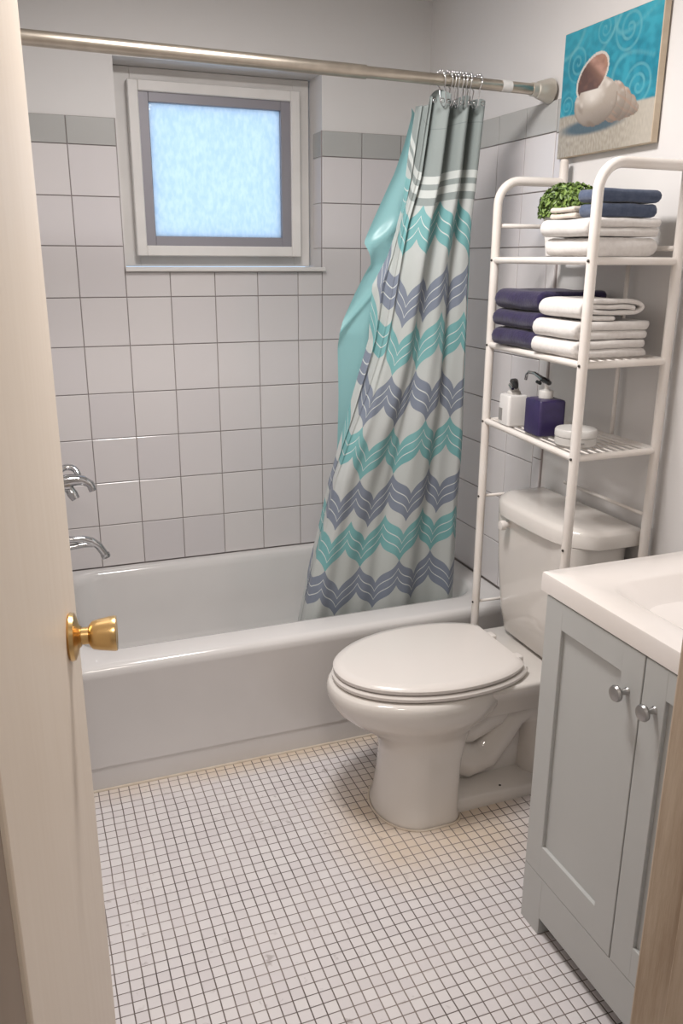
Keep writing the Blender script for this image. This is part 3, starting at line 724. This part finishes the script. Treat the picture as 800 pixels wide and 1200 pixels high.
# ------------------------------------------------------------------ toiletries on the lower shelf
def dispenser(name, x, y, w, dpt, h, body, label, group, pumpmat, collar, seed):
    e = empty(name, (x, y, s2), label, 'soap dispenser', group, -.1)
    bm = bmesh.new(); r = .006
    def q(g_, z, rr_=.008): return rrect(-w/2+g_, w/2-g_, -dpt/2+g_, dpt/2-g_, rr_, z, 5)
    loft(bm, [q(.003, 0), q(0, .003), q(0, h-.006), q(.002, h-.002), q(.008, h)]); build('bottle', bm, body, e, smooth=True, angle=40)
    return e
dz = dispenser('soap_dispenser', 1.045, -.985, .058, .062, .084, M['ceramic'], 'white square soap dispenser with a grey label and black chrome pump', 'soap dispensers', M['chrome'], M['black'], 1)
bm = bmesh.new(); lathe(bm, [(.018, .084), (.018, .09), (.013, .094), (.013, .10), (.006, .102), (.006, .108), (0, .108)], (0, 0, 0)); build('pump_collar', bm, M['tin'], dz, smooth=True, angle=40)
bm = bmesh.new(); tube(bm, [(.0, .016, .116), (0, 0, .116), (-.006, -.018, .112), (-.009, -.028, .106)], [.007, .010, .008, .006], 12); build('pump_head', bm, M['black'], dz, smooth=True, angle=50)
bm = bmesh.new(); tube(bm, [(-.011, .008, .108), (-.014, -.008, .105), (-.016, -.022, .101)], [.004, .005, .004], 10); build('pump_spout', bm, M['chrome'], dz, smooth=True, angle=50)
bm = bmesh.new(); box(bm, -.0297, -.0285, .006, .026, .012, .045); build('bottle_label', bm, M['label'], dz)
dz = dispenser('soap_dispenser', 1.055, -1.118, .074, .084, .092, M['purpleglass'], 'dark purple square soap dispenser with a long arched chrome spout', 'soap dispensers', M['chrome'], M['tin'], 2)
bm = bmesh.new(); lathe(bm, [(.017, .092), (.0185, .093), (.0185, .110), (.017, .112), (.010, .113), (.006, .116), (.006, .135), (0, .135)], (0, 0, 0)); build('pump_collar', bm, M['tin'], dz, smooth=True, angle=40)
bm = bmesh.new(); tube(bm, [(0, -.012, .131), (0, .0, .134), (0, .03, .139), (0, .065, .147), (0, .10, .146), (0, .112, .138), (0, .114, .124)], [.008, .009, .006, .0045, .0042, .0042, .0042], 12); build('pump_spout', bm, M['chrome'], dz, smooth=True, angle=50)
bm = bmesh.new(); tube(bm, [(-.004, -.020, .133), (-.003, .012, .137)], [.006, .0075], 12); tube(bm, [(0, .034, .125), (0, .052, .127)], .0045, 10); tube(bm, [(0, .034, .137), (0, .036, .125)], .002, 6); build('pump_head', bm, M['black'], dz, smooth=True, angle=50)
jar = empty('lidded_tin', (1.055, -1.255, s2), 'low round pale tin with a lid at the near end of the lower shelf', 'tin')
bm = bmesh.new(); lathe(bm, [(0, 0), (.047, 0), (.050, .003), (.050, .020), (.0485, .0215)], (0, 0, 0), n=40); build('tin_base', bm, M['tin'], jar, smooth=True, angle=40)
bm = bmesh.new(); lathe(bm, [(.0485, .0215), (.051, .0225), (.051, .036), (.048, .040), (.03, .0425), (0, .043)], (0, 0, 0), n=40); build('tin_lid', bm, M['tin'], jar, smooth=True, angle=40)
bm = bmesh.new(); box(bm, -.036, -.012, -.0515, -.047, .0095, .013); o = build('tin_label', bm, M['label'], jar); o.rotation_euler = (0, 0, .0)

# ------------------------------------------------------------------ vanity
van = empty('bathroom_vanity', (1.0, -1.895, 0), 'pale grey shaker bathroom vanity cabinet beside the toilet', 'vanity')
VY1, VY0, VX = -1.598, -2.19, .780
bm = bmesh.new()
box(bm, VX, W-.002, VY1-.016, VY1, .0, .800, .001); box(bm, VX, W-.002, VY0, VY0+.016, .0, .800, .001)      # side panels
box(bm, VX+.012, W-.002, VY0+.016, VY1-.016, .135, .15); box(bm, W-.014, W-.002, VY0+.016, VY1-.016, .15, .80)
part('carcass', bm, M['vanity'], van)
bm = bmesh.new()
box(bm, VX-.0185, VX+.016, VY1-.068, VY1, .0, .1485, .001); box(bm, VX-.0185, VX+.016, VY0, VY0+.068, .0, .1485, .001)
box(bm, VX-.001, VX+.016, VY1-.05, VY1, .15, .800); box(bm, VX-.001, VX+.016, VY0, VY0+.05, .15, .800)
box(bm, VX-.0183, VX+.016, VY0+.067, VY1-.067, .045, .1485, .001); box(bm, VX-.001, VX+.016, VY0+.067, VY1-.067, .78, .800, .001)
part('face_frame', bm, M['vanity'], van)
bm = bmesh.new(); box(bm, VX+.07, VX+.08, VY0+.02, VY1-.02, .0, .13); part('toe_board', bm, M['dark'], van)  # board coloured dark as the shade in the gap under the cabinet
ym = -1.893
for k, (a, b) in enumerate(((ym+.0012, VY1-.001), (VY0+.001, ym-.0012))):
    bm = bmesh.new(); z0, z1 = .150, .797; x0, x1 = VX-.019, VX-.0015; fw = .056; bv = .0012
    box(bm, x0, x1, a, a+fw, z0, z1, bv); box(bm, x0, x1, b-fw, b, z0, z1, bv); box(bm, x0+.0002, x1, a+fw-.002, b-fw+.002, z0, z0+fw+.02, bv); box(bm, x0+.0002, x1, a+fw-.002, b-fw+.002, z1-fw, z1, bv)
    box(bm, x0+.008, x1-.001, a+fw-.004, b-fw+.004, z0+.05, z1-.05)
    dr = part('cabinet_door', bm, M['vanity'], van)
    bm = bmesh.new(); ky = a+.035 if k == 0 else b-.033; kz = .712
    lathe(bm, [(.008, 0), (.0055, .003), (.005, .014), (.009, .017), (.0145, .021), (.0155, .025), (.0135, .029), (.006, .031), (0, .0312)], (x0, ky, kz), (-1, 0, 0))
    part('door_knob', bm, M['knob'], dr, smooth=True, angle=40)
ct = empty('vanity_countertop', (1.0, -1.895, .801), 'white cultured marble countertop with moulded basin on the grey vanity', 'countertop')
bm = bmesh.new(); a = (.759, W-.003, -2.215, -1.577)
def cr(x0, x1, y0, y1, r, z): return rrect(x0, x1, y0, y1, r, z, 8)
loft(bm, [cr(*a, .003, .801), cr(*a, .003, .834), cr(a[0]+.0015, a[1], a[2]+.0015, a[3]-.0015, .003, .8395), cr(a[0]+.004, a[1]-.002, a[2]+.004, a[3]-.004, .003, .841),
          cr(.825, 1.145, -2.125, -1.675, .06, .841), cr(.835, 1.135, -2.115, -1.685, .06, .837), cr(.86, 1.11, -2.09, -1.715, .07, .805), cr(.90, 1.07, -2.03, -1.78, .07, .785), cr(.95, 1.02, -1.95, -1.86, .03, .779)])
part('basin_top', bm, M['counter'], ct, smooth=True, angle=35)
bm = bmesh.new(); lathe(bm, [(0, 0), (.02, 0), (.019, .003), (0, .002)], (.985, -1.905, .7795)); part('basin_drain', bm, M['chrome'], ct, smooth=True)

# ------------------------------------------------------------------ painting of a shell
pic = empty('canvas_painting', (W-.02, -1.034, 1.866), 'square canvas painting of a sea shell on sand over turquoise swirls', 'painting')
y_l, y_r, z_b, z_t = -.832, -1.205, 1.712, 2.014
PX = W-.020
def mixc(a, b, t): t = max(0, min(1, t)); return tuple(a[i]*(1-t)+b[i]*t for i in range(3))
def hx(c): return lin(c)[:3]
def sm(a, b, x): t = max(0, min(1, (x-a)/(b-a))); return t*t*(3-2*t)
SPI = [(.17, .74, .085, 1, .3), (.70, .87, .10, -1, 1.2), (.83, .43, .095, 1, 2.5), (.45, .93, .07, 1, 4.0), (.08, .42, .06, -1, 1)]
def paint(u, v):
    nz = noise.noise((u*5, v*5, 2)); n2 = noise.noise((u*18, v*18, 4)); n3 = noise.noise((u*70, v*26, 6))
    c = mixc(hx('#1f8299'), hx('#3496aa'), .5+nz); c = mixc(c, hx('#14697d'), .5*sm(.2, .9, n2+.5)); c = mixc(c, hx('#48b4c6'), .35*sm(.7, 1, v))
    for (cu, cv, R_, s_, p) in SPI:
        dx, dy = u-cu, (v-cv)*.8; r = math.hypot(dx, dy); a = math.atan2(dy, dx)*s_ + p
        if r < R_*1.7:
            k = (r/(R_*.62) - (a % (2*PI))/(2*PI)*1.0) % 1.0; w = 1 - sm(.10, .2, abs(k-.5)); c = mixc(c, hx('#74b2ba'), .62*w*(1-sm(1.2, 1.7, r/R_))*(.65+.5*n2))
    for (q0, q1, q2) in (((.0, .80), (.15, .82), (.22, .98)), ((.3, .68), (.55, .86), (.60, 1.0)), ((.56, .52), (.58, .80), (.95, .62)), ((.55, .98), (.56, .72), (.95, .98))):
        for i in range(25):
            t = i/24; X = (1-t)**2*q0[0]+2*t*(1-t)*q1[0]+t*t*q2[0]; Y = (1-t)**2*q0[1]+2*t*(1-t)*q1[1]+t*t*q2[1]
            d_ = math.hypot(u-X, (v-Y)*.8)
            if d_ < .022: c = mixc(c, hx('#70b0b8'), .35*(1-d_/.022))
    hz = .335 + .015*math.sin(u*5) - .02*sm(.0, .3, u)*(u < .5)
    sand = mixc(hx('#b0a99d'), hx('#938b80'), .5+n3*.8); sand = mixc(sand, hx('#bcb5a9'), sm(.6, 1, u)*.6)
    c = mixc(c, sand, sm(hz-.012, hz+.012, 2*hz - v) if v < hz+.012 else 0)
    d_ = math.hypot((u-.37)/.40, (v-.215)/.075); c = mixc(c, hx('#3f5866'), .9*(1-sm(.55, 1.05, d_)))
    # spire whorls
    def shade(dx, dy, base):
        l = .55 - .45*dx*.3 + .5*dy; q = mixc(hx('#514a46'), base, sm(-.35, .75, l)); return mixc(q, hx('#d5cec6'), sm(.6, 1.3, l + .5*n2))
    for (cu, cv, a_, b_) in ((.80, .275, .055, .05), (.755, .30, .075, .085), (.68, .33, .10, .125), (.60, .36, .12, .155)):
        dx, dy = (u-cu)/a_, (v-cv)/b_
        if dx*dx+dy*dy < 1:
            q = shade(dx, dy, hx('#9c9186')); q = mixc(q, hx('#8a6f60'), .5*sm(.80, 1, dx*dx+dy*dy)); q = mixc(q, hx('#a2806c'), .4*sm(.3, .9, noise.noise((u*30+v*40, v*10, 1))+.4)); c = q
    dx, dy = (u-.40)/.235, (v-.395)/.19; rr2 = dx*dx+dy*dy
    if rr2 < 1:
        q = shade(dx*.8-.2, dy, hx('#a99e93')); st_ = noise.noise((u*9+v*14, (v-u)*5, 3)); q = mixc(q, hx('#75685e'), .75*sm(.15, .6, st_)); q = mixc(q, hx('#ddd7cf'), .75*(1-sm(.1, .75, math.hypot(dx+.15, dy-.42))))
        q = mixc(q, hx('#7a6c62'), .6*sm(.80, 1.0, rr2)*(dy < .2)); c = q
    ca, sa = math.cos(.5), math.sin(.5); ex, ey = u-.345, (v-.60)*.80
    rx_, ry_ = (ex*ca+ey*sa), (-ex*sa+ey*ca); q2 = (rx_/.185)**2 + (ry_/.125)**2
    if q2 < 1 and not (rr2 < .80 and v < .5):
        c = hx('#c9c1b8')
        q3 = ((rx_-.0)/.168)**2 + ((ry_)/.108)**2
        if q3 < 1:
            c = mixc(hx('#a57e6c'), hx('#5a4440'), sm(.05, .85, 1 - (u-.17)/.4 - (v-.66)*2.2)); c = mixc(c, hx('#b99284'), .7*(1-sm(.0, .05, abs(rx_-.09+ry_*.5)))); c = mixc(c, hx('#7d5b50'), .4*sm(0, .5, n2))
    return c
bm = bmesh.new(); col = bm.loops.layers.float_color.new('paint')
box(bm, PX+.0002, W-.0005, y_r, y_l, z_b, z_t, .0015, mi=1)
NX, NY = 170, 136; vv = [[bm.verts.new((PX, y_l + (y_r-y_l)*(.004+.992*i/NX), z_b + (z_t-z_b)*(.004+.992*j/NY))) for i in range(NX+1)] for j in range(NY+1)]
cc = [[paint(i/NX, j/NY) for i in range(NX+1)] for j in range(NY+1)]
for j in range(NY):
    for i in range(NX):
        ids = ((j, i), (j+1, i), (j+1, i+1), (j, i+1)); f = bm.faces.new([vv[a][b] for a, b in ids][::-1])
        for lp, (a, b) in zip(f.loops, ids[::-1]): lp[col] = (*cc[a][b], 1)
part('canvas', bm, [M['canvas'], M['canvas_side']], pic, recalc=False)

# ------------------------------------------------------------------ light
w = bpy.data.worlds.new('sky'); bpy.context.scene.world = w; w.use_nodes = True; nt = w.node_tree; bg = nt.nodes['Background']
bg.inputs[0].default_value = (.60, .78, 1.0, 1); bg.inputs[1].default_value = 1.4
def lamp(name, kind, loc, power, color, size=.3, target=None, shape='DISK'):
    l = bpy.data.lights.new(name, kind); l.energy = power; l.color = color
    if kind == 'AREA': l.shape = shape; l.size = size
    else: l.shadow_soft_size = size
    o = bpy.data.objects.new(name, l); C.objects.link(o); o.location = loc
    if target is not None: o.rotation_euler = (Vector(target)-Vector(loc)).to_track_quat('-Z', 'Y').to_euler()
    return o
lamp('ceiling_light', 'AREA', (.30, -1.30, H-.02), 25, (1, .965, .945), .36, (.30, -1.30, 0))
lamp('hall_fill_light', 'AREA', (-.05, -3.1, H-.03), 12, (1, .91, .82), .4, (.2, -2.6, .8))  # added unseen lamp behind the camera, warm fill for door and foreground

# ------------------------------------------------------------------ camera
cam = bpy.data.cameras.new('camera'); co = bpy.data.objects.new('camera', cam); C.objects.link(co)
yaw, pitch, roll = .3655, -.2967, .0050
cy, sy, cp, sp_ = math.cos(yaw), math.sin(yaw), math.cos(pitch), math.sin(pitch)
fwd = Vector((sy*cp, cy*cp, sp_)); right = Vector((cy, -sy, 0)); up = right.cross(fwd)
r2 = right*math.cos(roll) + up*math.sin(roll); u2 = -right*math.sin(roll) + up*math.cos(roll)
mw = Matrix(((r2.x, u2.x, -fwd.x, -.190), (r2.y, u2.y, -fwd.y, -2.910), (r2.z, u2.z, -fwd.z, 1.449), (0, 0, 0, 1)))
co.matrix_world = mw
cam.sensor_fit = 'VERTICAL'; cam.sensor_height = 36; cam.lens = 970.8/1200*36; cam.clip_start = .02
sc = bpy.context.scene; sc.camera = co
sc.view_settings.view_transform = 'Standard'; sc.view_settings.look = 'None'; sc.view_settings.gamma = 1; sc.view_settings.exposure = 0
sc.view_settings.use_curve_mapping = False
